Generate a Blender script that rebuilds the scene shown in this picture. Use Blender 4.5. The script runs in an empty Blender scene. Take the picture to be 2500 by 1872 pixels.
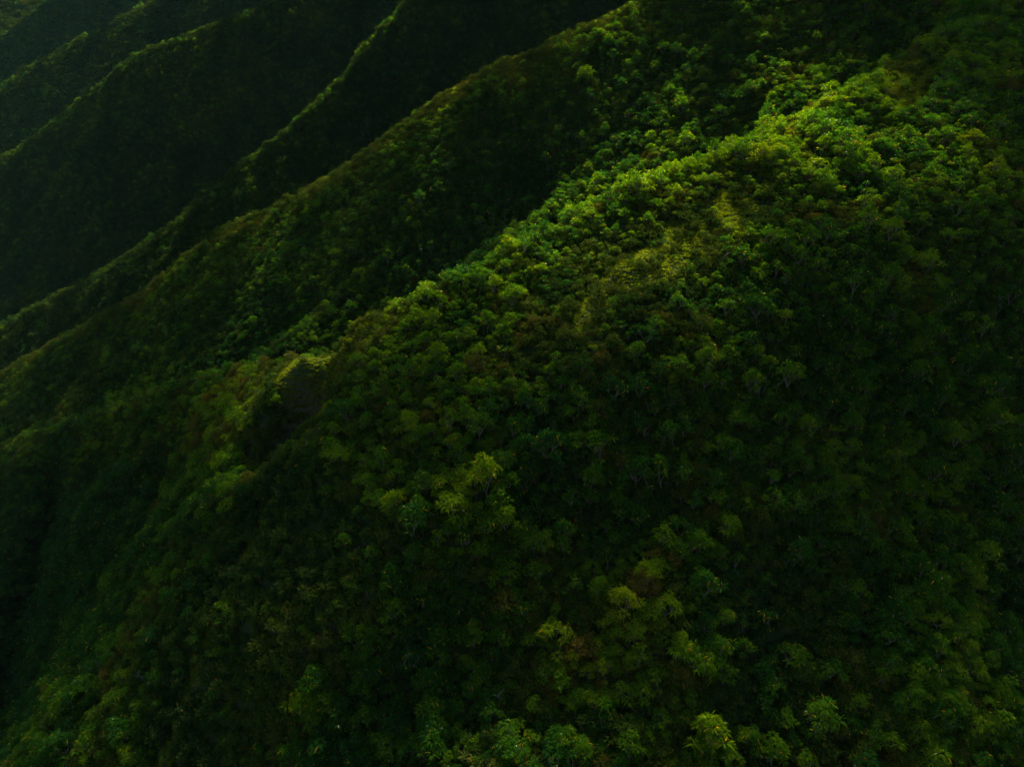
import bpy, math, random
import numpy as np
from mathutils import Vector

# ------------------------------------------------------------------ camera, sky, sun, exposure
PITCH = math.radians(-22.0)
FOC = 1690.0                      # focal length in pixels of the 2500 px wide photograph
SUN_AZ, SUN_EL = math.radians(10.0), math.radians(49.0)   # azimuth from +y (view direction) towards +x
scene = bpy.context.scene
cam_data = bpy.data.cameras.new("camera")
cam_data.sensor_width = 36.0
cam_data.lens = 36.0 * FOC / 2500.0
cam_data.clip_start = 1.0
cam_data.clip_end = 9000.0
cam = bpy.data.objects.new("camera", cam_data)
cam.location = (0, 0, 0)
cam.rotation_euler = (math.pi / 2 + PITCH, 0, 0)
scene.collection.objects.link(cam)
scene.camera = cam

world = bpy.data.worlds.new("World")
scene.world = world
world.use_nodes = True
wn = world.node_tree.nodes
wn.clear()
sky = wn.new("ShaderNodeTexSky")
sky.sky_type = 'NISHITA'
sky.sun_disc = False
sky.sun_elevation = SUN_EL
sky.sun_rotation = SUN_AZ
sky.air_density = 1.3
sky.dust_density = 0.6
bg = wn.new("ShaderNodeBackground")
bg.inputs[1].default_value = 0.05
wo = wn.new("ShaderNodeOutputWorld")
world.node_tree.links.new(sky.outputs[0], bg.inputs[0])
world.node_tree.links.new(bg.outputs[0], wo.inputs[0])

sun_data = bpy.data.lights.new("sun", 'SUN')
sun_data.energy = 5.0
sun_data.angle = math.radians(1.0)
sun_data.color = (1.0, 0.90, 0.66)
sun = bpy.data.objects.new("sun", sun_data)
sdir = Vector((math.sin(SUN_AZ) * math.cos(SUN_EL), math.cos(SUN_AZ) * math.cos(SUN_EL), math.sin(SUN_EL)))
sun.rotation_euler = sdir.to_track_quat('Z', 'Y').to_euler()
sun.location = (0, 0, 200)
scene.collection.objects.link(sun)

scene.view_settings.view_transform = 'Standard'
scene.view_settings.look = 'None'
scene.view_settings.exposure = 1.7
scene.view_settings.gamma = 1.0
scene.cycles.use_denoising = True
scene.cycles.use_adaptive_sampling = False
scene.cycles.denoising_prefilter = 'NONE'
scene.cycles.max_bounces = 5
scene.cycles.diffuse_bounces = 1
scene.cycles.glossy_bounces = 1
scene.cycles.transmission_bounces = 2
scene.cycles.transparent_max_bounces = 4
scene.cycles.volume_bounces = 0
scene.cycles.sample_clamp_indirect = 1.0
scene.cycles.sample_clamp_direct = 0.35

random.seed(7)
rng = np.random.default_rng(11)

# ------------------------------------------------------------------ the lie of the land
CP, SP = math.cos(PITCH), math.sin(PITCH)


def at(px, py, d):
    """photograph pixel + distance along the view axis -> place in the world"""
    u, v = (px - 1250) / FOC, (936 - py) / FOC
    return (u * d, d * (CP - v * SP), d * (SP + v * CP))


def fbm(x, y, scale, octaves=4, seed=0, ridged=False):
    out = np.zeros_like(x, dtype=float)
    amp, tot, f = 1.0, 0.0, 1.0 / scale
    for o in range(octaves):
        xx, yy = x * f + seed * 17.31 + o * 5.7, y * f - seed * 9.17 + o * 3.3
        xi, yi = np.floor(xx), np.floor(yy)
        fx, fy = xx - xi, yy - yi
        fx, fy = fx * fx * (3 - 2 * fx), fy * fy * (3 - 2 * fy)

        def h(a, b):
            n = np.sin(a * 127.1 + b * 311.7 + seed * 74.7 + o * 19.3) * 43758.5453
            return (n - np.floor(n)) * 2 - 1
        v = (h(xi, yi) * (1 - fx) + h(xi + 1, yi) * fx) * (1 - fy) + (h(xi, yi + 1) * (1 - fx) + h(xi + 1, yi + 1) * fx) * fy
        if ridged:
            v = 1 - 2 * np.abs(v)
        out += v * amp
        tot += amp
        amp *= 0.5
        f *= 2.03
    return out / tot


TREE = 4.5   # the canopy stands this much over the ground
RIDGES = []


def ridge(name, pts, r=6, near=(0.75, 60, 0.9), far=(0.9, 60, 1.0), kend=1.0, canopy=TREE):
    P = np.array([at(*p) for p in pts])
    P[:, 2] -= canopy
    RIDGES.append((name, P, r, near, far, kend))


# the bright ridge in the middle, right of the grassy bluff
ridge('E1', [(2480, -90, 270), (2363, 27, 250), (2306, 57, 240), (2230, 114, 228), (2154, 171, 218), (2090, 190, 210), (2002, 262, 202),
             (1850, 316, 194), (1700, 368, 188), (1600, 400, 184), (1500, 440, 180), (1420, 480, 177), (1340, 530, 175),
             (1280, 562, 173), (1200, 602, 172), (1130, 640, 170), (1060, 668, 169), (990, 702, 168), (920, 735, 167), (868, 775, 166)],
      r=8, near=(0.43, 56, 1.25), far=(0.9, 30, 1.1), kend=1.35)
# the bluff and the lower ridge going on to the left
ridge('E2', [(868, 785, 168), (800, 800, 170), (730, 815, 176), (690, 850, 196), (628, 868, 222), (480, 905, 262), (403, 925, 280), (285, 972, 302),
             (183, 1015, 322), (57, 1050, 342), (0, 1070, 352), (-300, 1180, 395), (-700, 1330, 440)],
      r=4, near=(1.15, 12, 1.8), far=(0.9, 60, 1.0), kend=1.6)
ridge('P', [(700, 870, 186), (685, 901, 187), (640, 935, 190), (593, 970, 192), (540, 1030, 194), (480, 1150, 196)], r=2, near=(1.3, 40, 1.2), far=(1.1, 40, 1.1), kend=1.4, canopy=1)
# knife-edged spur falling from the bluff to the bottom left
ridge('S', [(885, 830, 167), (850, 920, 164), (795, 1000, 159.5), (740, 1090, 155), (700, 1150, 151), (650, 1260, 145.5), (615, 1365, 141.5), (563, 1470, 138),
            (502, 1611, 134), (464, 1698, 131), (400, 1858, 127), (330, 2050, 123)], r=2, near=(1.0, 40, 1.1), far=(1.9, 50, 1.5), kend=1.3, canopy=2)
# small terrace with grass under the bright ridge
ridge('T', [(1800, 520, 176), (1700, 552, 168), (1600, 585, 162), (1540, 615, 158), (1480, 665, 155), (1440, 715, 152)], r=3, near=(0.7, 20, 0.9), far=(0.9, 20, 0.9), kend=1.0, canopy=2)
# spurs of the near slope
ridge('G', [(1780, 560, 170), (1700, 760, 157), (1640, 900, 149), (1560, 1100, 141), (1470, 1300, 131), (1343, 1500, 122), (1210, 1590, 119), (1066, 1660, 117),
            (917, 1730, 116), (700, 1872, 116), (400, 2100, 117)], r=10, near=(0.55, 24, 0.9), far=(0.95, 30, 1.0), kend=1.1)
ridge('G2', [(1300, 640, 168), (1220, 800, 158), (1180, 950, 151), (1130, 1100, 146), (1050, 1230, 143), (960, 1380, 141), (900, 1500, 140), (800, 1640, 140)], r=6, near=(0.95, 30, 1.05), far=(0.95, 30, 1.05), kend=1.1)
ridge('H', [(2154, 200, 216), (2240, 420, 195), (2290, 600, 180), (2300, 760, 170), (2200, 950, 158), (2090, 1150, 145), (2060, 1350, 134), (2000, 1500, 127),
            (1950, 1700, 120), (1900, 1900, 114)], r=13, near=(0.65, 26, 1.05), far=(0.75, 30, 1.05), kend=1.1, canopy=2.5)
ridge('GH', [(1950, 285, 203), (1980, 450, 187), (1960, 640, 171), (1940, 850, 159), (1900, 1020, 150)], r=12, near=(0.65, 25, 1.0), far=(0.75, 25, 1.0), kend=1.0, canopy=1.5)
ridge('HI', [(2363, 40, 250), (2400, 240, 226), (2440, 430, 207), (2470, 620, 192)], r=8, near=(0.8, 30, 0.95), far=(0.8, 30, 0.95), kend=1.1)
ridge('I', [(2480, -90, 268), (2620, 200, 222), (2640, 500, 195), (2620, 800, 172), (2520, 1100, 152), (2440, 1400, 138), (2400, 1650, 130), (2370, 1900, 123)],
      r=6, near=(0.9, 30, 1.0), far=(0.9, 30, 1.0), kend=1.1)
# spurs under the left part of the ridge
ridge('L1', [(430, 935, 276), (400, 1060, 256), (350, 1250, 235), (280, 1450, 218), (180, 1700, 202), (80, 1950, 192)], r=6, near=(1.0, 40, 1.1), far=(1.0, 40, 1.1), kend=1.1)
ridge('L2', [(590, 985, 208), (510, 1110, 203), (450, 1260, 199), (400, 1400, 195), (340, 1560, 191), (270, 1750, 186), (210, 1950, 182)], r=6, near=(1.0, 40, 1.1), far=(1.0, 40, 1.1), kend=1.1)
ridge('L3', [(100, 1050, 334), (60, 1250, 292), (-20, 1500, 255), (-150, 1800, 228)], r=6, near=(1.0, 40, 1.1), far=(1.0, 40, 1.1), kend=1.1)
# second ridge (brown crest)
ridge('D', [(2900, -420, 330), (2480, -330, 325), (2000, -260, 318), (1750, -120, 318), (1541, 0, 322), (1380, 75, 328), (1290, 120, 333), (1235, 135, 336), (1155, 180, 340), (1090, 210, 345),
            (1030, 260, 349), (975, 300, 354), (900, 350, 362), (850, 395, 368), (790, 430, 375), (720, 470, 384), (658, 498, 392), (532, 550, 408), (483, 588, 415),
            (411, 654, 425), (361, 696, 432), (266, 749, 445), (209, 783, 452), (152, 810, 460), (49, 875, 474), (-60, 930, 490), (-400, 1090, 520)],
      r=8, near=(0.8, 60, 0.9), far=(0.9, 60, 1.0), canopy=3)
ridge('D2', [(1900, 110, 272), (1700, 260, 264), (1560, 345, 260), (1420, 395, 258), (1340, 450, 258), (1250, 520, 262)],
      r=8, near=(0.95, 40, 1.0), far=(0.8, 40, 0.9), kend=1.0, canopy=9)
ridge('D3', [(1900, -60, 305), (1780, 60, 292), (1690, 150, 284), (1600, 240, 280)], r=8, near=(0.7, 40, 0.9), far=(0.85, 40, 0.9), kend=1.0, canopy=5)
ridge('D5', [(2350, -150, 300), (2240, 10, 284), (2120, 90, 273), (2000, 160, 265), (1930, 215, 262)], r=8, near=(0.7, 40, 0.9), far=(0.85, 40, 0.9), kend=1.0, canopy=6)
ridge('D4', [(1000, 290, 350), (980, 440, 326), (900, 600, 306), (760, 740, 294)], r=10, near=(0.9, 40, 1.0), far=(0.9, 40, 1.0), kend=0.9, canopy=9)
# third ridge
ridge('C', [(1900, -560, 620), (1500, -380, 600), (1150, -120, 585), (1000, -10, 575), (906, 95, 568), (837, 190, 560), (780, 235, 556), (704, 304, 556), (628, 365, 562), (555, 418, 570),
            (494, 475, 580), (449, 513, 590), (342, 593, 605), (289, 630, 615), (170, 700, 635), (0, 780, 660), (-300, 900, 700), (-900, 1100, 760)],
      r=4, near=(1.1, 80, 1.05), far=(0.85, 80, 0.9), canopy=3)
# fourth and farther ridges
ridge('B', [(1500, -500, 880), (1000, -220, 860), (800, -90, 850), (662, 4, 840), (586, 38, 838), (525, 53, 838), (456, 84, 842), (400, 103, 848), (342, 125, 855), (289, 163, 862), (259, 194, 868),
            (205, 232, 876), (163, 266, 882), (106, 316, 892), (40, 360, 905), (-100, 430, 930), (-500, 560, 1000)], r=4, near=(1.1, 120, 1.05), far=(0.85, 80, 0.9), canopy=3)
ridge('A', [(1200, -420, 1230), (700, -180, 1200), (500, -70, 1180), (365, 11, 1170), (312, 34, 1170), (228, 80, 1175), (152, 118, 1185), (84, 156, 1195), (46, 186, 1200), (0, 213, 1210),
            (-250, 330, 1260), (-700, 480, 1350)], r=5, near=(1.0, 120, 1.0), far=(0.85, 80, 0.9), canopy=3)
ridge('Z', [(900, -420, 1700), (400, -200, 1620), (200, -70, 1580), (100, 8, 1570), (57, 50, 1575), (0, 90, 1590), (-200, 170, 1650), (-700, 300, 1800)],
      r=6, near=(1.1, 120, 1.0), far=(0.8, 80, 0.9), canopy=3)

ridge('Y', [(1600, -900, 2300), (700, -560, 2150), (200, -330, 2120), (-200, -170, 2150), (-800, 60, 2300), (-1600, 300, 2600)], r=10, near=(0.6, 200, 0.7), far=(0.8, 80, 0.9), canopy=3)


def ground_z(x, y, detail=True):
    x = np.asarray(x, dtype=float)
    y = np.asarray(y, dtype=float)
    far = np.clip((y - 150) / 400, 0, 1)
    wa = 1.6 + 1.6 * far
    xs = x + fbm(x, y, 22 + 0 * 1, 3, 1) * wa
    ys = y + fbm(x, y, 22, 3, 2) * wa
    best, dnear = [], np.full(x.shape, 1e9)
    for name, P, r, near, farp, kend in RIDGES:
        ds_, zs_ = [], []
        n = len(P) - 1
        for i in range(n):
            a, b = P[i], P[i + 1]
            dx, dy = b[0] - a[0], b[1] - a[1]
            L2 = dx * dx + dy * dy + 1e-9
            t = ((xs - a[0]) * dx + (ys - a[1]) * dy) / L2
            tc = np.clip(t, 0, 1)
            d = np.hypot(xs - (a[0] + tc * dx), ys - (a[1] + tc * dy))
            # ridges are listed from upper right to lower left: left of travel = towards the camera
            side = (dx * (ys - a[1]) - dy * (xs - a[0])) / math.sqrt(L2)
            wn_ = np.clip(side / (0.3 * d + 1.0) * 0.5 + 0.5, 0, 1)
            kn = np.where(d < near[1], near[0] * d, near[0] * near[1] + near[2] * (d - near[1]))
            kf = np.where(d < farp[1], farp[0] * d, farp[0] * farp[1] + farp[2] * (d - farp[1]))
            drop = kn * wn_ + kf * (1 - wn_)
            if i == 0:
                q = np.clip(-t * math.sqrt(L2) / (d + 0.1), 0, 1)
                drop = drop * (1 - q) + kend * d * q
            if i == n - 1:
                q = np.clip((t - 1) * math.sqrt(L2) / (d + 0.1), 0, 1)
                drop = drop * (1 - q) + kend * d * q
            drop = drop * (1 - 0.75 * r / (d + r))
            ds_.append(d)
            zs_.append(a[2] + tc * (b[2] - a[2]) - drop)
        ds_, zs_ = np.stack(ds_), np.stack(zs_)
        dm = ds_.min(axis=0)
        wt = np.exp(-(ds_ - dm) / (1.0 + 0.10 * dm))
        best.append((zs_ * wt).sum(axis=0) / wt.sum(axis=0))
        dnear = np.minimum(dnear, dm)
    Z = np.stack(best)
    mx = Z.max(axis=0)
    s = 2.0
    z = mx + s * np.log(np.exp((Z - mx) / s).sum(axis=0)) - 1.0
    w = np.clip(dnear / 25, 0, 1)
    # the massif tops out above the frame, and the valleys bottom out
    cap = np.minimum(0.122 * np.maximum(y, 0) + 130, 520)
    z = cap - 15 * np.logaddexp(0, (cap - z) / 15)
    z = np.maximum(z, -600 + 0.02 * (z + 600))
    # the scarp that has slipped away under the grassy bluff
    for bx, by, bd_, rad, dep in ((780, 900, 171, 10.5, 17.0), (722, 990, 170, 10.0, 7.0), (665, 1100, 170, 12.0, 6.0)):
        c = at(bx, by, bd_)
        z -= dep * np.exp(-(((x - c[0]) ** 2 + (y - c[1]) ** 2) / rad ** 2) ** 1.5)
    c = at(800, 806, 174)
    z += 8.5 * np.exp(-(((x - c[0]) / 11) ** 2 + ((y - c[1]) / 6) ** 2) ** 2)
    z += fbm(x, y, 16, 4, 5) * 2.2 * (0.35 + 0.65 * w) + fbm(x, y, 60, 3, 6, True) * 4 * w * (0.6 + 0.4 * far)
    # rain gullies down the near slopes
    nearw = np.clip((260 - y) / 60, 0, 1) * np.clip((dnear - 3) / 12, 0, 1)
    z += fbm(x, y * 0.55, 19, 2, 9, True) * 2.6 * nearw
    return z, dnear


# ------------------------------------------------------------------ helpers
def link(o):
    scene.collection.objects.link(o)
    return o


def project(x, y, z):
    d = y * CP + z * SP
    u = x / np.maximum(d, 1e-3)
    v = (-y * SP + z * CP) / np.maximum(d, 1e-3)
    return 1250 + u * FOC, 936 - v * FOC, d


def ridge_dist(name, x, y, i0=0, i1=None):
    P = [r for r in RIDGES if r[0] == name][0][1]
    P = P[i0:i1]
    bd = np.full(x.shape, 1e9)
    for a, b in zip(P[:-1], P[1:]):
        dx, dy = b[0] - a[0], b[1] - a[1]
        t = np.clip(((x - a[0]) * dx + (y - a[1]) * dy) / (dx * dx + dy * dy + 1e-9), 0, 1)
        bd = np.minimum(bd, np.hypot(x - a[0] - t * dx, y - a[1] - t * dy))
    return bd


def inpoly(px, py, poly):
    ins = np.zeros(px.shape, dtype=bool)
    n = len(poly)
    for i in range(n):
        x1, y1 = poly[i]
        x2, y2 = poly[(i + 1) % n]
        c = ((y1 > py) != (y2 > py)) & (px < (x2 - x1) * (py - y1) / (y2 - y1 + 1e-9) + x1)
        ins ^= c
    return ins


def mesh_from(name, V, F, mats, fmat=None, fval=None, smooth=False):
    me = bpy.data.meshes.new(name)
    V = np.asarray(V, dtype=np.float32)
    F = np.asarray(F, dtype=np.int32)
    k = F.shape[1]
    me.vertices.add(len(V))
    me.vertices.foreach_set("co", V.ravel())
    me.loops.add(F.size)
    me.loops.foreach_set("vertex_index", F.ravel())
    me.polygons.add(len(F))
    me.polygons.foreach_set("loop_start", np.arange(0, F.size, k, dtype=np.int32))
    me.polygons.foreach_set("loop_total", np.full(len(F), k, dtype=np.int32))
    for m in mats:
        me.materials.append(m)
    if fmat is not None:
        me.polygons.foreach_set("material_index", np.asarray(fmat, dtype=np.int32))
    if smooth:
        me.polygons.foreach_set("use_smooth", np.ones(len(F), dtype=bool))
    if fval is not None:
        a = me.attributes.new("leaf_value", 'FLOAT', 'FACE')
        a.data.foreach_set("value", np.asarray(fval, dtype=np.float32))
    me.update(calc_edges=True)
    me.validate()
    return me


# ------------------------------------------------------------------ materials
def nodes_of(mat):
    mat.use_nodes = True
    nt = mat.node_tree
    nt.nodes.clear()
    return nt, nt.nodes, nt.links


def ramp(nd, stops):
    r = nd.new("ShaderNodeValToRGB")
    e = r.color_ramp.elements
    while len(e) > 1:
        e.remove(e[-1])
    e[0].position, e[0].color = stops[0][0], (*stops[0][1], 1)
    for p, c in stops[1:]:
        n = e.new(p)
        n.color = (*c, 1)
    return r


def leaf_material(name, tints, rare, rough=0.42, trans=0.5, rare_at=0.975, tgain=2.3, glint=0.035):
    """leaf colour: the plant's own tint, a shift per plant, a shift per leaf and a few yellowed leaves"""
    mat = bpy.data.materials.new(name)
    nt, nd, ln = nodes_of(mat)
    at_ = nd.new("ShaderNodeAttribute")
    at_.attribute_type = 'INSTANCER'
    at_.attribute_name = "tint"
    lf = nd.new("ShaderNodeAttribute")
    lf.attribute_type = 'GEOMETRY'
    lf.attribute_name = "leaf_value"
    oi = nd.new("ShaderNodeObjectInfo")
    m1 = nd.new("ShaderNodeMath")
    m1.operation = 'MULTIPLY_ADD'
    ln.new(oi.outputs["Random"], m1.inputs[0])
    m1.inputs[1].default_value = 0.46
    m1.inputs[2].default_value = -0.23
    m2 = nd.new("ShaderNodeMath")
    m2.operation = 'ADD'
    ln.new(at_.outputs["Fac"], m2.inputs[0])
    ln.new(m1.outputs[0], m2.inputs[1])
    m3 = nd.new("ShaderNodeMath")
    m3.operation = 'MULTIPLY_ADD'
    ln.new(lf.outputs["Fac"], m3.inputs[0])
    m3.inputs[1].default_value = 0.36
    ln.new(m2.outputs[0], m3.inputs[2])
    m4 = nd.new("ShaderNodeMath")
    m4.operation = 'SUBTRACT'
    ln.new(m3.outputs[0], m4.inputs[0])
    m4.inputs[1].default_value = 0.18
    m4.use_clamp = True
    rp = ramp(nd, tints)
    ln.new(m4.outputs[0], rp.inputs[0])
    gt = nd.new("ShaderNodeMath")
    gt.operation = 'GREATER_THAN'
    ln.new(lf.outputs["Fac"], gt.inputs[0])
    gt.inputs[1].default_value = rare_at
    mx = nd.new("ShaderNodeMix")
    mx.data_type = 'RGBA'
    ln.new(gt.outputs[0], mx.inputs[0])
    ln.new(rp.outputs[0], mx.inputs[6])
    mx.inputs[7].default_value = (*rare, 1)
    pb = nd.new("ShaderNodeBsdfPrincipled")
    gl = nd.new("ShaderNodeMath")      # a few leaves are waxy and glint
    gl.operation = 'COMPARE'
    ln.new(lf.outputs["Fac"], gl.inputs[0])
    gl.inputs[1].default_value = 0.90
    gl.inputs[2].default_value = glint
    ra = nd.new("ShaderNodeMapRange")
    ln.new(gl.outputs[0], ra.inputs[0])
    ra.inputs[3].default_value = rough
    ra.inputs[4].default_value = 0.22
    ln.new(ra.outputs[0], pb.inputs["Roughness"])
    rb = nd.new("ShaderNodeMapRange")
    ln.new(gl.outputs[0], rb.inputs[0])
    rb.inputs[3].default_value = 0.0
    rb.inputs[4].default_value = 0.3
    ln.new(rb.outputs[0], pb.inputs["Specular IOR Level"])
    ln.new(mx.outputs[2], pb.inputs["Base Color"])
    hs = nd.new("ShaderNodeMix")
    hs.data_type = 'RGBA'
    hs.blend_type = 'MULTIPLY'
    hs.inputs[0].default_value = 1.0
    ln.new(mx.outputs[2], hs.inputs[6])
    hs.inputs[7].default_value = (1.1 * tgain, 1.15 * tgain, 0.25 * tgain, 1)
    tr = nd.new("ShaderNodeBsdfTranslucent")
    ln.new(hs.outputs[2], tr.inputs[0])
    ms = nd.new("ShaderNodeMixShader")
    ms.inputs[0].default_value = trans
    ln.new(pb.outputs[0], ms.inputs[1])
    ln.new(tr.outputs[0], ms.inputs[2])
    out = nd.new("ShaderNodeOutputMaterial")
    ln.new(ms.outputs[0], out.inputs[0])
    return mat


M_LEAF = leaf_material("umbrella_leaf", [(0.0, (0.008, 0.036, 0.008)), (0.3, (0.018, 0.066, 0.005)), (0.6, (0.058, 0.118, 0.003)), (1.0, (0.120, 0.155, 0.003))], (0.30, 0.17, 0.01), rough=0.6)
M_BROWN = leaf_material("olive_leaf", [(0.0, (0.009, 0.034, 0.006)), (0.35, (0.026, 0.056, 0.006)), (0.6, (0.060, 0.060, 0.008)), (1.0, (0.130, 0.088, 0.012))], (0.15, 0.09, 0.015), rough=0.7, trans=0.3, rare_at=0.93, tgain=1.2, glint=0.008)
M_SHRUB = leaf_material("shrub_leaf", [(0.0, (0.010, 0.028, 0.008)), (0.5, (0.028, 0.052, 0.008)), (1.0, (0.070, 0.082, 0.012))], (0.10, 0.06, 0.01), rough=0.5, trans=0.28, rare_at=0.95, tgain=1.2, glint=0.0)
M_GRASS = leaf_material("grass_blade", [(0.0, (0.030, 0.060, 0.006)), (0.5, (0.080, 0.125, 0.008)), (1.0, (0.130, 0.160, 0.008))], (0.17, 0.13, 0.02), rough=0.5, trans=0.4, rare_at=0.93, tgain=1.4, glint=0.0)


def bark_material():
    mat = bpy.data.materials.new("pale_bark")
    nt, nd, ln = nodes_of(mat)
    tc = nd.new("ShaderNodeTexCoord")
    no = nd.new("ShaderNodeTexNoise")
    no.inputs["Scale"].default_value = 3.0
    no.inputs["Detail"].default_value = 5.0
    ln.new(tc.outputs["Object"], no.inputs["Vector"])
    rp = ramp(nd, [(0.3, (0.035, 0.030, 0.02)), (0.7, (0.11, 0.095, 0.065))])
    ln.new(no.outputs[0], rp.inputs[0])
    pb = nd.new("ShaderNodeBsdfPrincipled")
    pb.inputs["Roughness"].default_value = 0.8
    ln.new(rp.outputs[0], pb.inputs["Base Color"])
    out = nd.new("ShaderNodeOutputMaterial")
    ln.new(pb.outputs[0], out.inputs[0])
    return mat


M_BARK = bark_material()


def ground_material():
    mat = bpy.data.materials.new("hillside_ground")
    nt, nd, ln = nodes_of(mat)
    ge = nd.new("ShaderNodeNewGeometry")
    n1 = nd.new("ShaderNodeTexNoise")
    n1.inputs["Scale"].default_value = 0.35
    n1.inputs["Detail"].default_value = 8.0
    ln.new(ge.outputs["Position"], n1.inputs["Vector"])
    rp = ramp(nd, [(0.3, (0.012, 0.022, 0.007)), (0.55, (0.020, 0.032, 0.009)), (0.75, (0.034, 0.032, 0.014))])
    ln.new(n1.outputs[0], rp.inputs[0])
    # bare rock and earth where the slope is a scarp
    sx = nd.new("ShaderNodeSeparateXYZ")
    ln.new(ge.outputs["Normal"], sx.inputs[0])
    mr = nd.new("ShaderNodeMapRange")
    mr.inputs[1].default_value = 0.50
    mr.inputs[2].default_value = 0.32
    ln.new(sx.outputs[2], mr.inputs[0])
    n2 = nd.new("ShaderNodeTexNoise")
    n2.inputs["Scale"].default_value = 1.6
    n2.inputs["Detail"].default_value = 9.0
    n2.inputs["Roughness"].default_value = 0.7
    ln.new(ge.outputs["Position"], n2.inputs["Vector"])
    r2 = ramp(nd, [(0.35, (0.018, 0.020, 0.012)), (0.75, (0.075, 0.062, 0.050))])
    ln.new(n2.outputs[0], r2.inputs[0])
    mx = nd.new("ShaderNodeMix")
    mx.data_type = 'RGBA'
    ln.new(mr.outputs[0], mx.inputs[0])
    ln.new(rp.outputs[0], mx.inputs[6])
    ln.new(r2.outputs[0], mx.inputs[7])
    bp = nd.new("ShaderNodeBump")
    bp.inputs["Strength"].default_value = 0.9
    bp.inputs["Distance"].default_value = 0.5
    ln.new(n2.outputs[0], bp.inputs["Height"])
    pb = nd.new("ShaderNodeBsdfPrincipled")
    pb.inputs["Roughness"].default_value = 0.95
    pb.inputs["Specular IOR Level"].default_value = 0.15
    ln.new(mx.outputs[2], pb.inputs["Base Color"])
    ln.new(bp.outputs[0], pb.inputs["Normal"])
    out = nd.new("ShaderNodeOutputMaterial")
    ln.new(pb.outputs[0], out.inputs[0])
    return mat


M_GROUND = ground_material()

# ------------------------------------------------------------------ terrain: one sheet
X = np.concatenate([np.arange(-3200, -900, 50.0), np.arange(-900, -300, 7.0), np.arange(-300, 260, 2.0), np.arange(260, 800, 10.0), np.arange(800, 3000, 60.0)])
Y = np.concatenate([np.arange(-300, 20, 12.0), np.arange(20, 420, 2.0), np.arange(420, 1000, 6.0), np.arange(1000, 2600, 12.0), np.arange(2600, 5200, 60.0)])
GX, GY = np.meshgrid(X, Y)
GZ, _ = ground_z(GX, GY)
nx_, ny_ = len(X), len(Y)
ii = (np.arange(ny_ - 1)[:, None] * nx_ + np.arange(nx_ - 1)[None, :]).ravel()
terrain = link(bpy.data.objects.new("terrain", mesh_from("terrain", np.stack([GX, GY, GZ], -1).reshape(-1, 3),
                                                        np.stack([ii, ii + 1, ii + nx_ + 1, ii + nx_], -1), [M_GROUND], smooth=True)))
terrain["kind"] = "structure"
terrain["label"] = "steep ridged mountain slopes under the forest"


def mesh_z(x, y):
    """height of the terrain sheet itself"""
    ix = np.clip(np.searchsorted(X, x) - 1, 0, nx_ - 2)
    iy = np.clip(np.searchsorted(Y, y) - 1, 0, ny_ - 2)
    tx = (x - X[ix]) / (X[ix + 1] - X[ix])
    ty = (y - Y[iy]) / (Y[iy + 1] - Y[iy])
    return (GZ[iy, ix] * (1 - tx) + GZ[iy, ix + 1] * tx) * (1 - ty) + (GZ[iy + 1, ix] * (1 - tx) + GZ[iy + 1, ix + 1] * tx) * ty


def visible(x, y, z, steps=70):
    ok = np.ones(x.shape, dtype=bool)
    for t in np.linspace(0.25, 0.985, steps):
        ok &= mesh_z(x * t, y * t) < z * t + 0.5
    return ok


# ------------------------------------------------------------------ plants
def tube(path, radii, sides=5):
    path = [np.array(p, float) for p in path]
    V, F = [], []
    for i, p in enumerate(path):
        a = path[min(i + 1, len(path) - 1)] - path[max(i - 1, 0)]
        a = a / (np.linalg.norm(a) + 1e-9)
        b = np.cross(a, (0.3, 0.9, 0.1))
        b /= np.linalg.norm(b) + 1e-9
        c = np.cross(a, b)
        for s in range(sides):
            th = 2 * math.pi * s / sides
            V.append(p + radii[i] * (math.cos(th) * b + math.sin(th) * c))
    for i in range(len(path) - 1):
        for s in range(sides):
            s2 = (s + 1) % sides
            F.append([i * sides + s, i * sides + s2, (i + 1) * sides + s2, (i + 1) * sides + s])
    return np.array(V), np.array(F)


class Buf:
    def __init__(self):
        self.V, self.F, self.n, self.val = [], [], 0, []

    def add(self, V, F, val=None):
        self.V.append(np.asarray(V).reshape(-1, 3))
        self.F.append(np.asarray(F) + self.n)
        self.n += len(self.V[-1])
        if val is not None:
            self.val.append(val)

    def arrays(self):
        return np.concatenate(self.V), np.concatenate(self.F), (np.concatenate(self.val) if self.val else None)


def blades(base, dirs, length, width, droop, r, seg=2):
    """many leaves at once: each a bent strip of seg quads"""
    n = len(base)
    up = np.array([0, 0, 1.0])
    side = np.cross(dirs, up)
    side /= np.linalg.norm(side, axis=1, keepdims=True) + 1e-6
    roll = r.normal(0, 0.45, (n, 1))
    nrm = np.cross(side, dirs)
    side = side * np.cos(roll) + nrm * np.sin(roll)
    rows = []
    prof = [0.35, 1.0, 0.25] if seg == 2 else [0.6, 0.5]
    for k in range(seg + 1):
        t = k / seg
        c = base + dirs * (length * t)[:, None] - up * (droop * length * t * t)[:, None]
        w = (width * prof[k] / 2)[:, None] * side
        rows += [c - w, c + w]
    V = np.stack(rows, 1)
    idx = np.arange(n)[:, None] * (2 * (seg + 1))
    F = np.concatenate([idx + np.array([2 * k, 2 * k + 1, 2 * k + 3, 2 * k + 2]) for k in range(seg)])
    val = r.random(n)
    return V.reshape(-1, 3), F, np.tile(val, seg)


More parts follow.
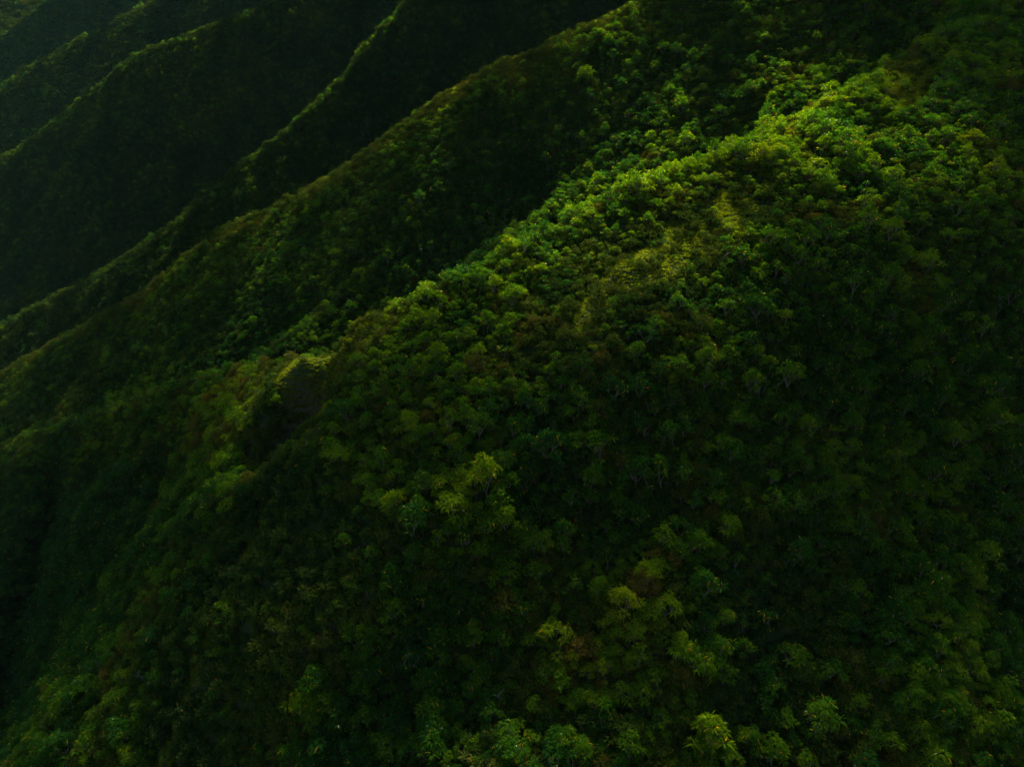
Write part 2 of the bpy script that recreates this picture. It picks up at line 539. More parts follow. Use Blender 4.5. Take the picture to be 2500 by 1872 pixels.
def rosette(buf, c, rad, r, n=34, stalk=None, low=-0.25):
    """an umbrella of drooping leaves about a shoot tip"""
    z = r.uniform(low, 1.0, n)
    ph = np.arange(n) * 2.39996 + r.uniform(0, 6.28)
    rr = np.sqrt(np.maximum(0, 1 - z * z))
    d = np.stack([rr * np.cos(ph), rr * np.sin(ph), z * 0.75], 1)
    d /= np.linalg.norm(d, axis=1, keepdims=True)
    base = c + d * (rad * r.uniform(0.25, 0.55, n))[:, None] * np.array([1, 1, 0.8])
    buf.add(*blades(base, d, rad * r.uniform(0.55, 0.95, n), rad * r.uniform(0.13, 0.22, n), r.uniform(0.3, 0.75, n), r))


def umbrella_tree_meshes(seed, kind=0):
    r = np.random.default_rng(seed)
    wood, leaf = Buf(), Buf()
    H = (r.uniform(3.4, 4.4), r.uniform(4.0, 5.4), r.uniform(5.0, 6.4))[kind]
    R = (r.uniform(0.8, 1.25), r.uniform(1.3, 1.8), r.uniform(1.9, 2.6))[kind]
    nh = int((r.integers(3, 7), r.integers(7, 11), r.integers(12, 18))[kind])
    sag = (1.2, 1.9, 2.8)[kind]
    lean = r.normal(0, 0.4, 2)
    fork = np.array([lean[0] * 0.6, lean[1] * 0.6, H * r.uniform(0.28, 0.4)])
    wood.add(*tube([(0, 0, -1.5), (0, 0, 0.1), fork * np.array([0.4, 0.4, 0.5]), fork], [0.15, 0.13, 0.11, 0.10]))
    arms = int(r.integers(3, 6))
    arm_top = [fork + np.array([math.cos(q * 6.28 / arms + 0.7) * R * 0.4, math.sin(q * 6.28 / arms + 0.7) * R * 0.4, H * 0.24]) for q in range(arms)]
    for q in arm_top:
        wood.add(*tube([fork - np.array([0, 0, 0.1]), fork * 0.5 + q * 0.5 - np.array([0, 0, 0.15]), q], [0.08, 0.065, 0.045], 4))
    for i in range(nh):
        f = math.sqrt((i + 0.3) / nh)
        a = i * 2.4 + r.uniform(-0.4, 0.4)
        tip = np.array([lean[0] + R * f * math.cos(a) * r.uniform(0.7, 1.2), lean[1] + R * f * math.sin(a) * r.uniform(0.7, 1.2),
                        H - sag * f ** 2.2 * r.uniform(0.5, 1.35) - r.uniform(0, 0.9)])
        q = min(arm_top, key=lambda p: np.linalg.norm(p - tip))
        wood.add(*tube([q, (q + tip) * 0.5 + np.array([*(r.normal(0, 0.1, 2)), -0.12]), tip], [0.045, 0.035, 0.02], 4))
        rosette(leaf, tip, r.uniform(0.65, 1.05), r, int(r.integers(26, 38)), low=-0.15)
        if r.random() < 0.35:
            rosette(leaf, q + (tip - q) * r.uniform(0.3, 0.7) + r.normal(0, 0.2, 3), r.uniform(0.4, 0.6), r, 14)
    return wood, leaf


def cloudy_tree_meshes(seed, H=4.0, R=2.0, clumps=16, per=70, size=0.26, trunk=True):
    """a bushy tree of small leaves held in uneven clumps"""
    r = np.random.default_rng(seed)
    wood, leaf = Buf(), Buf()
    if trunk:
        wood.add(*tube([(0, 0, -1.2), (0, 0, 0.2), (r.normal(0, 0.2), r.normal(0, 0.2), H * 0.4)], [0.14, 0.12, 0.08]))
    for i in range(clumps):
        a, f = i * 2.4 + r.uniform(-0.5, 0.5), math.sqrt((i + 0.5) / clumps)
        c = np.array([R * f * math.cos(a), R * f * math.sin(a), H * (0.55 + 0.4 * (1 - f * f)) + r.normal(0, 0.3)])
        if trunk:
            wood.add(*tube([(0, 0, H * 0.38), (c[0] * 0.5, c[1] * 0.5, H * 0.5), c], [0.06, 0.04, 0.02], 4))
        cr = R * r.uniform(0.28, 0.46)
        d = r.normal(0, 1, (per, 3))
        d /= np.linalg.norm(d, axis=1, keepdims=True)
        base = c + d * (cr * r.uniform(0.4, 1.0, per) ** 0.7)[:, None] * np.array([1, 1, 0.75])
        d2 = d + r.normal(0, 0.6, (per, 3)) + np.array([0, 0, 0.3])
        d2 /= np.linalg.norm(d2, axis=1, keepdims=True)
        leaf.add(*blades(base, d2, r.uniform(0.7, 1.4, per) * size, r.uniform(0.5, 0.8, per) * size, r.uniform(0, 0.5, per), r, seg=1))
    return wood, leaf


def grass_tuft(seed, h=0.9, n=60, rad=0.55):
    r = np.random.default_rng(seed)
    b = Buf()
    a = r.uniform(0, 6.28, n)
    q = rad * np.sqrt(r.random(n))
    base = np.stack([q * np.cos(a), q * np.sin(a), np.full(n, -0.15)], 1)
    d = np.stack([np.cos(a) * r.uniform(0.1, 0.7, n), np.sin(a) * r.uniform(0.1, 0.7, n), np.ones(n)], 1)
    d /= np.linalg.norm(d, axis=1, keepdims=True)
    b.add(*blades(base, d, h * r.uniform(0.6, 1.2, n), r.uniform(0.06, 0.1, n), r.uniform(0.2, 0.6, n), r))
    return b


def two_meshes(name, wood, leaf, mat_leaf):
    V, F, val = leaf.arrays()
    crown = mesh_from(name + "_crown", V, F, [mat_leaf], fval=val)
    W, G, _ = wood.arrays()
    trunk = mesh_from(name + "_trunk", W, G, [M_BARK], smooth=True)
    Va, Fa = np.concatenate([V, W]), np.concatenate([F, G + len(V)])
    both = mesh_from(name + "_whole", Va, Fa, [mat_leaf, M_BARK], fmat=np.r_[np.zeros(len(F)), np.ones(len(G))], fval=np.r_[val, np.zeros(len(G))])
    return crown, trunk, both


def one_mesh(name, buf, mat):
    V, F, val = buf.arrays()
    return mesh_from(name, V, F, [mat], fval=val)


VSIZE = [0] * 6 + [1] * 6 + [2] * 3
UMB = [two_meshes("umbrella_tree", *umbrella_tree_meshes(100 + i, VSIZE[i]), M_LEAF) for i in range(15)]
BRN = [two_meshes("olive_tree", *cloudy_tree_meshes(300 + i, H=2.9 + 0.3 * i, R=1.3 + 0.2 * i, clumps=13 + i, per=70), M_BROWN) for i in range(5)]
SHB = [one_mesh("shrub", cloudy_tree_meshes(500 + i, H=1.7, R=1.35, clumps=12, per=30, size=0.32, trunk=False)[1], M_SHRUB) for i in range(5)]
GRS = [one_mesh("grass_tuft", grass_tuft(700 + i), M_GRASS) for i in range(4)]


# ------------------------------------------------------------------ where things grow
def scatter(x0, x1, y0, y1, s, margin=0.12):
    """jittered planting; steep ground, seen from above, is planted closer so that its surface is as full"""
    a = [scatter_once(x0, x1, y0, y1, s, margin)]
    for limit, top in ((0.8, 1.6), (1.2, 2.2), (1.8, 3.0)):
        x, y, z = scatter_once(x0, x1, y0, y1, s * 1.1, margin)
        e = 2.0
        sl = np.hypot(mesh_z(x + e, y) - z, mesh_z(x, y + e) - z) / e
        k = rng.random(x.shape) < np.clip((sl - limit) / (top - limit), 0, 1)
        a.append((x[k], y[k], z[k]))
    return tuple(np.concatenate(q) for q in zip(*a))


def scatter_once(x0, x1, y0, y1, s, margin):
    xs = np.arange(x0, x1, s)
    ys = np.arange(y0, y1, s * 0.87)
    gx, gy = np.meshgrid(xs, ys)
    gx = gx + (np.arange(len(ys)) % 2)[:, None] * s * 0.5
    gx = (gx + rng.uniform(-0.42, 0.42, gx.shape) * s).ravel()
    gy = (gy + rng.uniform(-0.42, 0.42, gy.shape) * s).ravel()
    # keep what the frame, and a frame a step aside, can see
    u = gx / np.maximum(gy, 1)
    k = (u > -1.7) & (u < 1.7)
    gx, gy = gx[k], gy[k]
    gz = mesh_z(gx, gy)
    px, py, d = project(gx, gy, gz)
    k = (px > -2500 * margin) & (px < 2500 * (1 + margin)) & (py > -300) & (py < 1872 * (1 + margin) + 60) & (d > 20)
    return gx[k], gy[k], gz[k]


def facts(x, y, z):
    px, py, d = project(x, y, z)
    f = {}
    f['px'], f['py'], f['d'] = px, py, d
    near = d < 260
    f['bluff'] = ridge_dist('E2', x, y, 0, 4)
    f['S'] = ridge_dist('S', x, y)
    f['P'] = ridge_dist('P', x, y, 0, 5)
    f['T'] = ridge_dist('T', x, y)
    f['E1'] = ridge_dist('E1', x, y)
    f['E2'] = ridge_dist('E2', x, y, 3)
    f['D'] = ridge_dist('D', x, y)
    f['C'] = ridge_dist('C', x, y)
    f['B'] = np.minimum(ridge_dist('B', x, y), ridge_dist('A', x, y))
    f['topgrass'] = near & inpoly(px, py, [(2180, 130), (2260, 140), (2300, 200), (2250, 270), (2190, 290), (2130, 260)])
    f['alcove'] = near & inpoly(px, py, [(705, 850), (745, 815), (880, 830), (850, 960), (740, 1130), (640, 1300), (600, 1130)])
    f['shrubslope'] = near & inpoly(px, py, [(720, 1180), (900, 1260), (1000, 1350), (900, 1560), (760, 1700), (640, 1872), (330, 1990), (420, 1800), (560, 1500), (640, 1330)])
    f['ravine'] = near & inpoly(px, py, [(1620, 1340), (1900, 1330), (2000, 1560), (2080, 1900), (1560, 2000), (1560, 1700)])
    f['scar'] = near & inpoly(px, py, [(1985, 1500), (2020, 1490), (2040, 1520), (1995, 1530)])
    return f


def grassy(f, x, y):
    n = fbm(x, y, 7, 2, 31)
    wide = 2.0 + 1.5 * n
    g = (f['bluff'] < 6 + 2 * n) | (f['S'] < wide) | (f['P'] < 2.6 + n) | ((f['T'] < 6.5 + 4 * n)) | f['topgrass']
    g |= (f['C'] < 3 + 5 * fbm(x, y, 40, 2, 32)) & (f['px'] < 560)
    return g


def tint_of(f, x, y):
    """leaf tint by stand and kind, with sun and shade painted into the colour"""
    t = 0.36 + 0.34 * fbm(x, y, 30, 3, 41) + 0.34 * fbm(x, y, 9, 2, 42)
    t += 0.17 * np.exp(-(f['E1'] / 30) ** 2) + 0.30 * np.exp(-(f['D'] / 16) ** 2) + 0.12 * np.exp(-(f['E2'] / 22) ** 2)  # E1 term paints the crest's sunlight into the leaves
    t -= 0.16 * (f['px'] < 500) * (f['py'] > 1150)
    t -= 0.12 * (f['d'] > 240) * (f['E1'] > 20)  # slopes behind the crest dimmed through leaf colour
    t += 0.12 * np.exp(-(((f['px'] - 2050) / 330) ** 2 + ((f['py'] - 600) / 260) ** 2)) * (f['d'] < 230)  # right slope brightened by painting light into its leaves
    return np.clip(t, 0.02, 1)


def brown_chance(f, x, y):
    n = fbm(x, y, 26, 3, 51)
    b = np.where(n > 0.2, 0.6, 0.18)
    b = np.where((f['D'] < 16) & (f['px'] < 1350), 0.8, b)
    b = np.where((f['E2'] < 26) & (f['px'] < 640), 0.55, b)
    b = np.where(inpoly(f['px'], f['py'], [(1230, 700), (1480, 640), (1750, 650), (1700, 850), (1450, 930), (1200, 900)]) & (f['d'] < 200), 0.7, b)
    b = np.where((f['E1'] < 26), np.minimum(b, 0.14), b)
    b = np.where((f['d'] > 300) & (f['D'] < 60), np.maximum(b, 0.4), b)
    return b


tx, ty, tz = [], [], []
for (x0, x1, y0, y1, s) in ((-520, 380, 30, 460, 1.65), (-900, 700, 460, 1000, 2.9), (-1500, 700, 1000, 1800, 4.6), (-2200, 900, 1800, 3000, 11.0)):
    a, b, c = scatter(x0, x1, y0, y1, s)
    tx.append(a), ty.append(b), tz.append(c)
tx, ty, tz = np.concatenate(tx), np.concatenate(ty), np.concatenate(tz)
f = facts(tx, ty, tz)
keep = np.ones(tx.shape)
keep[grassy(f, tx, ty)] = 0.06
keep[f['alcove']] = 0.10
keep[f['shrubslope']] *= 0.55
keep[f['ravine']] *= 0.5
keep[f['scar']] = 0
keep *= np.where(fbm(tx, ty, 20, 2, 61) > 0.5, 0.6, 0.98)
k = rng.random(tx.shape) < keep
tx, ty, tz = tx[k], ty[k], tz[k]
f = {a: b[k] for a, b in f.items()}
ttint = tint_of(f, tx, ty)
brown = rng.random(tx.shape) < brown_chance(f, tx, ty)
tscale = (0.46 + 0.55 * rng.random(tx.shape) ** 1.5) * np.where(brown, 0.92, 1.0)
tscale *= 1 + 0.18 * fbm(tx, ty, 28, 2, 71)
tscale = np.where((f['D'] < 9) | (f['S'] < 7) | f['alcove'] | f['shrubslope'] | (f['T'] < 15) | (f['bluff'] < 15), tscale * 0.68, tscale)
tscale = np.where(ty > 460, tscale * 1.2, tscale)
tscale = np.where(ty > 1000, tscale * 1.5, tscale)
tscale = np.where(ty > 1800, tscale * 1.7, tscale)
tscale = np.where(rng.random(tx.shape) < 0.10, tscale * 1.32, tscale)
trot = rng.uniform(0, 6.28, tx.shape)
tstretch = np.stack([rng.uniform(0.82, 1.22, tx.shape), rng.uniform(0.82, 1.22, tx.shape), rng.uniform(0.85, 1.25, tx.shape)], -1)
tvar = np.where(brown, rng.integers(0, 5, tx.shape), rng.integers(0, 15, tx.shape))
print("trees", len(tx), "olive", int(brown.sum()))

# the ones that show largest become things of their own
cz = tz + 4.4 * tscale
px, py, d = project(tx, ty, cz)
inside = (px > 4) & (px < 2496) & (py > 4) & (py < 1868)
size = np.where(inside, tscale * np.where(brown, 1.2, np.array(VSIZE)[tvar] * 0.35 + 0.9) * FOC / d, 0)
cand = np.where(inside & (d < 330))[0]
vis = visible(tx[cand], ty[cand], cz[cand])
size_v = np.zeros(tx.shape)
size_v[cand[vis]] = size[cand[vis]]
single = np.zeros(tx.shape, dtype=bool)
for m, n in ((~brown, 300), (brown, 300)):
    idx = np.where(m & (size_v > 0))[0]
    idx = idx[np.argsort(-size_v[idx])][:n]
    single[idx] = True
print("singles", int(single.sum()), "in view", int((size_v > 0).sum()))


# ------------------------------------------------------------------ masses: one object each, instances on points
def mass(name, label, x, y, z, scale, rot, var, tint, meshes, squash=None):
    src = []
    for i, me in enumerate(meshes):
        src.append(bpy.data.objects.new(me.name + "_source", me))
    me = bpy.data.meshes.new(name)
    me.vertices.add(len(x))
    me.vertices.foreach_set("co", np.stack([x, y, z], -1).astype(np.float32).ravel())
    if squash is None:
        squash = np.stack([rng.uniform(0.8, 1.25, len(x)), rng.uniform(0.8, 1.25, len(x)), rng.uniform(0.8, 1.25, len(x))], -1)
    a = me.attributes.new("scl", 'FLOAT_VECTOR', 'POINT')
    a.data.foreach_set("vector", (np.asarray(scale)[:, None] * squash).astype(np.float32).ravel())
    for an, arr in (("rot", rot), ("tint", tint)):
        a = me.attributes.new(an, 'FLOAT', 'POINT')
        a.data.foreach_set("value", np.asarray(arr, dtype=np.float32))
    a = me.attributes.new("var", 'INT', 'POINT')
    a.data.foreach_set("value", np.asarray(var, dtype=np.int32))
    o = link(bpy.data.objects.new(name, me))
    o["kind"] = "stuff"
    o["label"] = label
    ng = bpy.data.node_groups.new(name, 'GeometryNodeTree')
    ng.interface.new_socket("Geometry", in_out='INPUT', socket_type='NodeSocketGeometry')
    ng.interface.new_socket("Geometry", in_out='OUTPUT', socket_type='NodeSocketGeometry')
    nd, ln = ng.nodes, ng.links
    gi, go = nd.new("NodeGroupInput"), nd.new("NodeGroupOutput")
    join = nd.new("GeometryNodeJoinGeometry")
    for s in src:
        oi = nd.new("GeometryNodeObjectInfo")
        oi.inputs["Object"].default_value = s
        oi.inputs["As Instance"].default_value = True
        ln.new(oi.outputs["Geometry"], join.inputs[0])
    iop = nd.new("GeometryNodeInstanceOnPoints")
    ln.new(gi.outputs[0], iop.inputs["Points"])
    ln.new(join.outputs[0], iop.inputs["Instance"])
    iop.inputs["Pick Instance"].default_value = True

    def named(n, t):
        q = nd.new("GeometryNodeInputNamedAttribute")
        q.data_type = t
        q.inputs["Name"].default_value = n
        return q.outputs["Attribute"]
    ln.new(named("var", 'INT'), iop.inputs["Instance Index"])
    cx = nd.new("ShaderNodeCombineXYZ")
    ln.new(named("rot", 'FLOAT'), cx.inputs[2])
    e2r = nd.new("FunctionNodeEulerToRotation")
    ln.new(cx.outputs[0], e2r.inputs[0])
    ln.new(e2r.outputs[0], iop.inputs["Rotation"])
    ln.new(named("scl", 'FLOAT_VECTOR'), iop.inputs["Scale"])
    ln.new(iop.outputs[0], go.inputs[0])
    md = o.modifiers.new("instances", 'NODES')
    md.node_group = ng
    return o


m = ~single & ~brown
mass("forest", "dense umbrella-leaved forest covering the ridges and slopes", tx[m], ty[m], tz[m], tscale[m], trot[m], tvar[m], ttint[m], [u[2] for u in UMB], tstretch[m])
m = ~single & brown
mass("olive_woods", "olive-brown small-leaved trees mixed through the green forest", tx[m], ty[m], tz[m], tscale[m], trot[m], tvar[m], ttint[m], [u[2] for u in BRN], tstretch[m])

sx_, sy_, sz_, ss_ = [], [], [], []
for (x0, x1, y0, y1, s, sc) in ((-520, 380, 30, 300, 1.9, 1.0), (-520, 380, 300, 460, 2.6, 1.35), (-900, 700, 460, 1000, 4.2, 2.1), (-1500, 700, 1000, 1800, 7.5, 3.6), (-2200, 900, 1800, 3000, 14.0, 6.5)):
    a, b, c = scatter(x0, x1, y0, y1, s, 0.08)
    sx_.append(a), sy_.append(b), sz_.append(c), ss_.append(np.full(a.shape, sc))
sx_, sy_, sz_, ss_ = map(np.concatenate, (sx_, sy_, sz_, ss_))
g = facts(sx_, sy_, sz_)
gr = grassy(g, sx_, sy_)
k = ~g['scar'] & ~(gr & (rng.random(sx_.shape) < 0.8)) & ~(g['alcove'] & (rng.random(sx_.shape) < 0.2))
sx_, sy_, sz_, ss_ = sx_[k], sy_[k], sz_[k], ss_[k]
g = {a: b[k] for a, b in g.items()}
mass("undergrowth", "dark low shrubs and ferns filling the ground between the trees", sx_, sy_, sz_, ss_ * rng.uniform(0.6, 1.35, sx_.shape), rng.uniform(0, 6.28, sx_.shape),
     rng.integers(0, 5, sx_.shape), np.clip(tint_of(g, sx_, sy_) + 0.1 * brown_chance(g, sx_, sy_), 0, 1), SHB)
print("shrubs", len(sx_))

qx, qy, qz, qs = [], [], [], []
for (x0, x1, y0, y1, s, sc) in ((-220, 240, 60, 280, 0.8, 1.0), (-900, 300, 400, 800, 2.2, 1.8), (-1300, 300, 800, 1500, 4.0, 3.0)):
    a, b, c = scatter(x0, x1, y0, y1, s, 0.08)
    h = facts(a, b, c)
    k = grassy(h, a, b)
    qx.append(a[k]), qy.append(b[k]), qz.append(c[k]), qs.append(np.full(int(k.sum()), sc))
qx, qy, qz, qs = map(np.concatenate, (qx, qy, qz, qs))
h = facts(qx, qy, qz)
mass("grass", "yellow-green grass on the bluff, the terrace and the knife-edged spur", qx, qy, qz, qs * rng.uniform(0.6, 1.3, qx.shape), rng.uniform(0, 6.28, qx.shape),
     rng.integers(0, 4, qx.shape), np.clip(0.5 + 0.35 * ((h['T'] < 16) | (h['bluff'] < 14) | h['topgrass']) + 0.25 * (h['S'] < 4) + 0.4 * fbm(qx, qy, 6, 2, 81), 0, 1), GRS)  # sunlit look of bluff, terrace, high patch and spur painted into the tint
print("grass", len(qx))

# ------------------------------------------------------------------ unseen puffs added on the sunward side to shade chosen parts of the slopes
def shade_wanted(x, y, z):
    px, py, d = project(x, y, z)
    lit = np.exp(-(((px - 1400) * 0.88 + (936 - py - 385) * 0.47) / 1050) ** 2 - ((-(px - 1400) * 0.47 + (936 - py - 385) * 0.88) / 520) ** 2)
    lit = np.maximum(lit, 0.35 * np.exp(-((px - 1330) / 460) ** 2 - ((py - 1560) / 240) ** 2))
    lit = np.maximum(lit, 0.9 * np.exp(-((px - 900) / 450) ** 2 - (((px - 900) * 0.62 + (py - 340)) / 120) ** 2))
    lit = np.maximum(lit, 0.55 * np.exp(-((px - 300) / 260) ** 2 - ((py - 980) / 130) ** 2))
    lit = np.maximum(lit, 0.45 * np.exp(-((px - 430) / 140) ** 2 - ((py - 1250) / 260) ** 2))
    lit = np.maximum(lit, 0.95 * np.exp(-((px - 1950) / 600) ** 4 - ((py - 760) / 540) ** 4))
    lit = np.where(d > 235, np.clip(lit, 0.4, 0.85), lit)
    lit = np.where(d > 520, 0.9, lit)
    corner = 1.4 * np.exp(-((px - 2420) / 330) ** 2 - ((py - 60) / 330) ** 2)
    side = np.exp(-((px - 2450) / 330) ** 2 - ((py - 1600) / 500) ** 2) + 2.2 * np.exp(-((px - 60) / 430) ** 2 - ((py - 1780) / 480) ** 2)
    dark = 0.5 * np.exp(-((px - 880) / 260) ** 2 - ((py - 1290) / 260) ** 2) + 0.55 * np.exp(-((px - 1850) / 300) ** 2 - ((py - 1680) / 230) ** 2) + 0.5 * np.exp(-((px - 2480) / 130) ** 2 - ((py - 720) / 280) ** 2)
    dark += 0.5 * np.exp(-((px - 510) / 110) ** 2 - ((py - 1480) / 280) ** 2)
    dark += 0.35 * np.exp(-((px - 1170) / 190) ** 2 - ((py - 1150) / 210) ** 2)
    dark += 0.45 * np.exp(-((px - 2450) / 300) ** 2 - ((py - 1830) / 260) ** 2)
    back = 0.3 * np.exp(-((px - 850) / 230) ** 2 - ((py - 680) / 170) ** 2) + 0.15 * np.exp(-((px - 1450) / 260) ** 2 - ((py - 370) / 120) ** 2)
    shade = np.clip(dark * (d < 260) + back * (d > 235) + (1 - lit) * SHADE_MAX + (0.6 * side + 0.6 * corner) * (d < 330), 0, 0.95)
    return -np.log(1 - shade) / 2.4      # share of puffs that gives this much shade


SHADE_MAX = 0.55
PUFF_Z = 800.0
cx_, cy_, cz_ = [], [], []
for (x0, x1, y0, y1, s) in ((-500, 420, 20, 460, 9.0), (-900, 700, 460, 1100, 15.0), (-1500, 700, 1100, 2400, 24.0)):
    a, b, c = scatter_once(x0, x1, y0, y1, s, 0.10)
    k = rng.random(a.shape) < shade_wanted(a, b, c) 
    for step in np.linspace(6, 260, 50):      # only ground that the sun reaches
        k &= mesh_z(a + sdir.x * step, b + sdir.y * step) < c + sdir.z * step + 2
    t = (PUFF_Z + rng.uniform(-25, 25, a.shape) - c) / sdir.z
    cx_.append((a + sdir.x * t)[k]), cy_.append((b + sdir.y * t)[k]), cz_.append(np.stack([(c + sdir.z * t)[k], np.full(int(k.sum()), s * 0.75)], -1))
cx_, cy_, cz_ = map(np.concatenate, (cx_, cy_, cz_))


def puff_mesh(seed):
    import bmesh
    bm = bmesh.new()
    bmesh.ops.create_icosphere(bm, subdivisions=3, radius=1.0)
    for v in bm.verts:
        n = fbm(np.array([v.co.x * 1.3 + seed]), np.array([v.co.y * 1.3 + v.co.z * 1.1]), 0.6, 3, seed)[0]
        v.co *= 1 + 0.35 * n
        v.co.z *= 0.7
    me = bpy.data.meshes.new("shade_puff")
    bm.to_mesh(me)
    bm.free()
    mat = bpy.data.materials.get("puff_white") or bpy.data.materials.new("puff_white")
    mat.use_nodes = True
    mat.node_tree.nodes["Principled BSDF"].inputs["Base Color"].default_value = (0.8, 0.8, 0.8, 1)
    mat.node_tree.nodes["Principled BSDF"].inputs["Roughness"].default_value = 1.0
    me.materials.append(mat)
    return me


mass("shade_puffs", "small puffs added unseen above the mountain to shade the slopes", cx_, cy_, cz_[:, 0], cz_[:, 1] * rng.uniform(0.8, 1.2, cx_.shape), rng.uniform(0, 6.28, cx_.shape),
     rng.integers(0, 3, cx_.shape), np.zeros(cx_.shape), [puff_mesh(q) for q in (1, 2, 3)])
print("puffs", len(cx_))

# ------------------------------------------------------------------ single trees
LANDMARKS = [
    (800, 800, "the grassy bluff"), (1590, 600, "the grassy terrace"), (2215, 200, "the high grass patch"), (2000, 1520, "the earth scar"),
    (640, 1270, "the knife-edged spur"), (1000, 690, "the crest's left end"), (1350, 530, "the crest's middle"), (1780, 360, "the brightest crest"),
    (1700, 1700, "the dark lower ravine"), (2420, 780, "the black gully at right"), (1200, 1600, "the lit bottom spur"), (1450, 1350, "the lit spur's top"),
    (900, 1450, "the shaded hollow"), (2040, 1010, "the pale-stemmed grove"), (1900, 1200, "the yellowing grove"), (2300, 740, "the right shoulder"),
    (1750, 850, "the mid slope"), (1250, 950, "the slope below thicket"), (1400, 770, "the olive thicket"), (2420, 1300, "the right-hand slope"),
    (2330, 1700, "the lower right corner"), (900, 1820, "the bottom edge (left)"), (1450, 1800, "the bottom edge (right)"), (450, 1250, "the left wooded rib"), (330, 1650, "the lower left rib"),
    (120, 1500, "the far left slope"), (1100, 1250, "the dark middle hollow"), (1900, 1450, "the scar slope"),
]


def where(px, py):
    ds = [math.hypot(px - a, py - b) for a, b, _ in LANDMARKS]
    i = int(np.argmin(ds))
    a, b, name = LANDMARKS[i]
    dist = ds[i]
    if dist < 45:
        return "at", name
    ang = math.degrees(math.atan2(-(py - b), px - a)) % 360
    sect = ["right of", "above right of", "above", "above left of", "left of", "below left of", "below", "below right of"][int((ang + 22.5) // 45) % 8]
    near = "just " if dist < 120 else ("" if dist < 210 else "well ")
    return near + sect, name


def size_word(s):
    return "small" if s < 0.7 else ("middling" if s < 0.88 else ("broad" if s < 1.05 else "big"))


def add_tree(kind, x, y, z, s, st, rot, meshes, tint, label, group):
    root = link(bpy.data.objects.new(kind, None))
    root.empty_display_size = 0.5
    root.location = (float(x), float(y), float(z))
    root.rotation_euler = (0, 0, float(rot))
    root.scale = (float(s) * float(st[0]), float(s) * float(st[1]), float(s) * float(st[2]))
    root["label"] = label
    root["category"] = "tree"
    root["group"] = group
    for nm, me in (("crown", meshes[0]), ("trunk", meshes[1])):
        c = link(bpy.data.objects.new(nm, me))
        c.parent = root
        c["tint"] = float(tint)
    return root


# bare pale trees standing among the crowns
def snag_mesh(seed):
    r = np.random.default_rng(seed)
    b = Buf()
    H = r.uniform(6.0, 8.0)
    p = [np.array([0, 0, -1.0]), np.array([0, 0, 0.5])]
    for k in range(4):
        p.append(p[-1] + np.array([r.normal(0, 0.22), r.normal(0, 0.22), H / 4.5]))
    b.add(*tube(p, [0.17, 0.15, 0.12, 0.10, 0.07, 0.03], 6))
    limbs = Buf()
    for k in range(9):
        i = int(r.integers(2, 5))
        a, o = r.uniform(0, 6.28), p[i] + (p[i + 1] - p[i]) * r.random()
        L = r.uniform(1.0, 2.2)
        q = o + np.array([math.cos(a) * L * 0.6, math.sin(a) * L * 0.6, L * 0.55])
        e = q + np.array([math.cos(a + 0.5) * L * 0.3, math.sin(a + 0.5) * L * 0.3, L * 0.5])
        limbs.add(*tube([o, q, e], [0.055, 0.04, 0.015], 4))
        limbs.add(*tube([q, q + np.array([math.cos(a - 0.9) * L * 0.4, math.sin(a - 0.9) * L * 0.4, L * 0.2])], [0.03, 0.01], 4))
    return [mesh_from("bare_" + n, *q.arrays()[:2], [M_PALE], smooth=True) for n, q in (("trunk", b), ("limbs", limbs))]


M_PALE = M_BARK.copy()
M_PALE.name = "bleached_bark"
for n in M_PALE.node_tree.nodes:
    if n.type == 'VALTORGB':
        n.color_ramp.elements[0].color = (0.07, 0.06, 0.045, 1)
        n.color_ramp.elements[1].color = (0.24, 0.21, 0.16, 1)
SNAGS = [snag_mesh(900 + i) for i in range(4)]
vz = np.where(vis)[0]
for k, (sx, sy, words) in enumerate([(1170, 900, "standing in the olive thicket"), (2060, 985, "in the grove on the right shoulder"), (2400, 860, "leaning beside the black gully at right"),
                                     (2040, 1420, "above the small earth scar"), (1190, 1675, "among the lit trees at bottom centre"), (1020, 735, "just under the left end of the sunlit crest"),
                                     (700, 1035, "below the scarp of the grassy bluff"), (355, 1640, "on the lower left wooded rib"), (1560, 1010, "alone on the middle of the near slope"),
                                     (2290, 1730, "near the lower right corner"), (1760, 640, "at the right end of the grassy terrace"), (1330, 1850, "at the bottom edge of the picture")]):
    c_ = cand[vz]
    j = c_[int(np.argmin(np.hypot(px[c_] - sx, py[c_] - sy)))]
    root = link(bpy.data.objects.new("bare_tree", None))
    root.location = (float(tx[j]) + 0.8, float(ty[j]) - 0.6, float(mesh_z(np.array([tx[j] + 0.8]), np.array([ty[j] - 0.6]))[0]))
    root.rotation_euler = (float(rng.normal(0, 0.12)), float(rng.normal(0, 0.12)), float(rng.uniform(0, 6.28)))
    root.scale = (0.58,) * 3
    root["label"] = "bare pale tree with leafless limbs " + words
    root["category"] = "bare tree"
    root["group"] = "bare trees among the crowns"
    for nm, me in zip(("trunk", "limbs"), SNAGS[k % 4]):
        c = link(bpy.data.objects.new(nm, me))
        c.parent = root

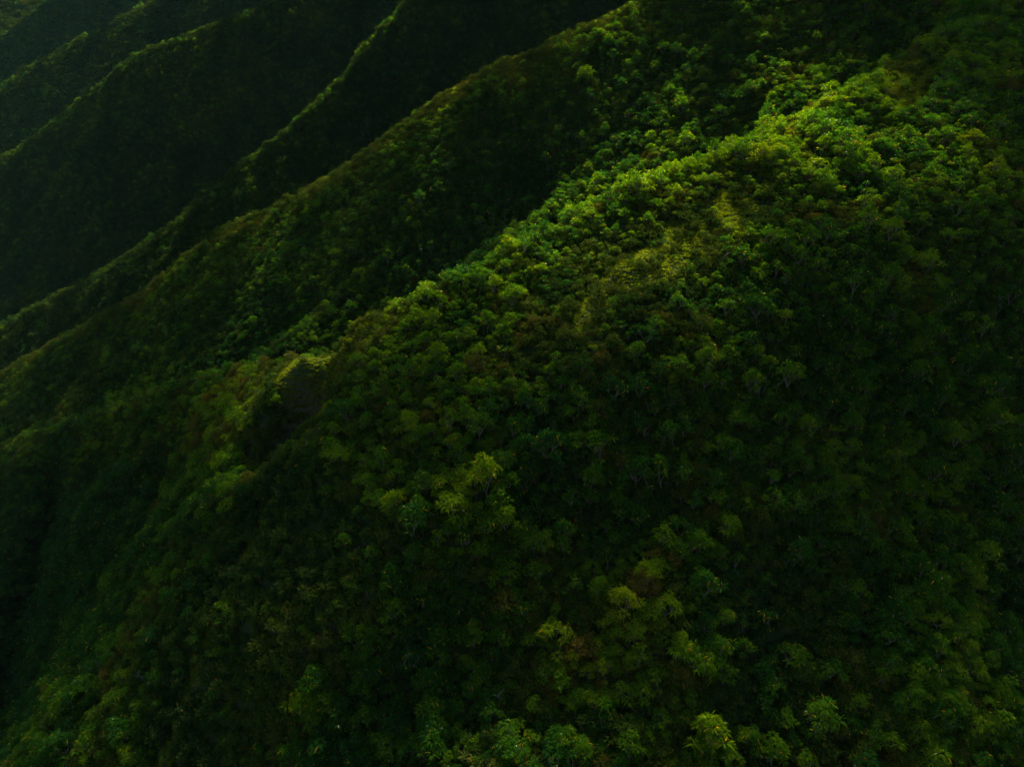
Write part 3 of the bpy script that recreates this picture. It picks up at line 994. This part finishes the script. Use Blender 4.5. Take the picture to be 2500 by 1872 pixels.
seen = {}
for i in np.where(single)[0]:
    b = bool(brown[i])
    w, name = where(px[i], py[i])
    t = ttint[i]
    if b:
        col = "dark green" if t < 0.3 else ("olive green" if t < 0.5 else "brownish olive")
        label = f"{size_word(tscale[i] / 0.8)} {col} bush-like tree {w} {name}"
    else:
        col = "dark green" if t < 0.32 else ("green" if t < 0.46 else ("light green" if t < 0.6 else "yellow-green"))
        form = "slim umbrella" if VSIZE[tvar[i]] == 0 else "umbrella"
        label = f"{size_word(tscale[i] * (0.85, 1.0, 1.2)[VSIZE[tvar[i]]])} {col} {form} tree {w} {name}"
    seen.setdefault(label, []).append(i)
for label, ids in seen.items():
    words = [""] if len(ids) == 1 else None
    order = sorted(ids, key=lambda j: px[j])
    for n, j in enumerate(order):
        lab = label
        if 2 <= len(order) <= 8:
            names = {2: ["left one", "right one"], 3: ["leftmost", "middle one", "rightmost"]}.get(
                len(order), ["leftmost"] + ["second", "third", "fourth", "fifth", "sixth", "seventh"][:len(order) - 2] + ["rightmost"])
            lab = label + ", " + names[n] + (" from left" if names[n] not in ("left one", "right one", "middle one", "leftmost", "rightmost") else "")
        b = bool(brown[j])
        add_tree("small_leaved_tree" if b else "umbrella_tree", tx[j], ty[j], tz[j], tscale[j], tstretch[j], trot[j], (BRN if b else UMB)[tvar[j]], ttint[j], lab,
                 "small-leaved trees on the near slopes" if b else "umbrella trees on the near slopes")
print("labels", len(seen))

# ------------------------------------------------------------------ the air between here and the far ridges
zmin = float(GZ.min()) - 1.0
hx0, hx1, hy0, hy1 = float(X[0]) - 5, float(X[-1]) + 5, float(Y[0]) - 5, float(Y[-1]) + 5
hz1 = max(float(GZ.max()) + 30, 60.0)
hv = [(x, y, z) for z in (zmin, hz1) for x, y in ((hx0, hy0), (hx1, hy0), (hx1, hy1), (hx0, hy1))]
hm = bpy.data.meshes.new("haze")
hm.from_pydata(hv, [], [(0, 3, 2, 1), (4, 5, 6, 7), (0, 1, 5, 4), (1, 2, 6, 5), (2, 3, 7, 6), (3, 0, 4, 7)])
haze = link(bpy.data.objects.new("haze", hm))
haze["kind"] = "stuff"
haze["label"] = "thin bluish air over the valleys"
hmat = bpy.data.materials.new("haze_air")
nt, nd, ln = nodes_of(hmat)
pv = nd.new("ShaderNodeVolumePrincipled")
pv.inputs["Color"].default_value = (0.35, 0.80, 0.80, 1)
pv.inputs["Density"].default_value = 0.000006
out = nd.new("ShaderNodeOutputMaterial")
ln.new(pv.outputs[0], out.inputs["Volume"])
hm.materials.append(hmat)
print("haze top", hz1, "zmin", zmin)
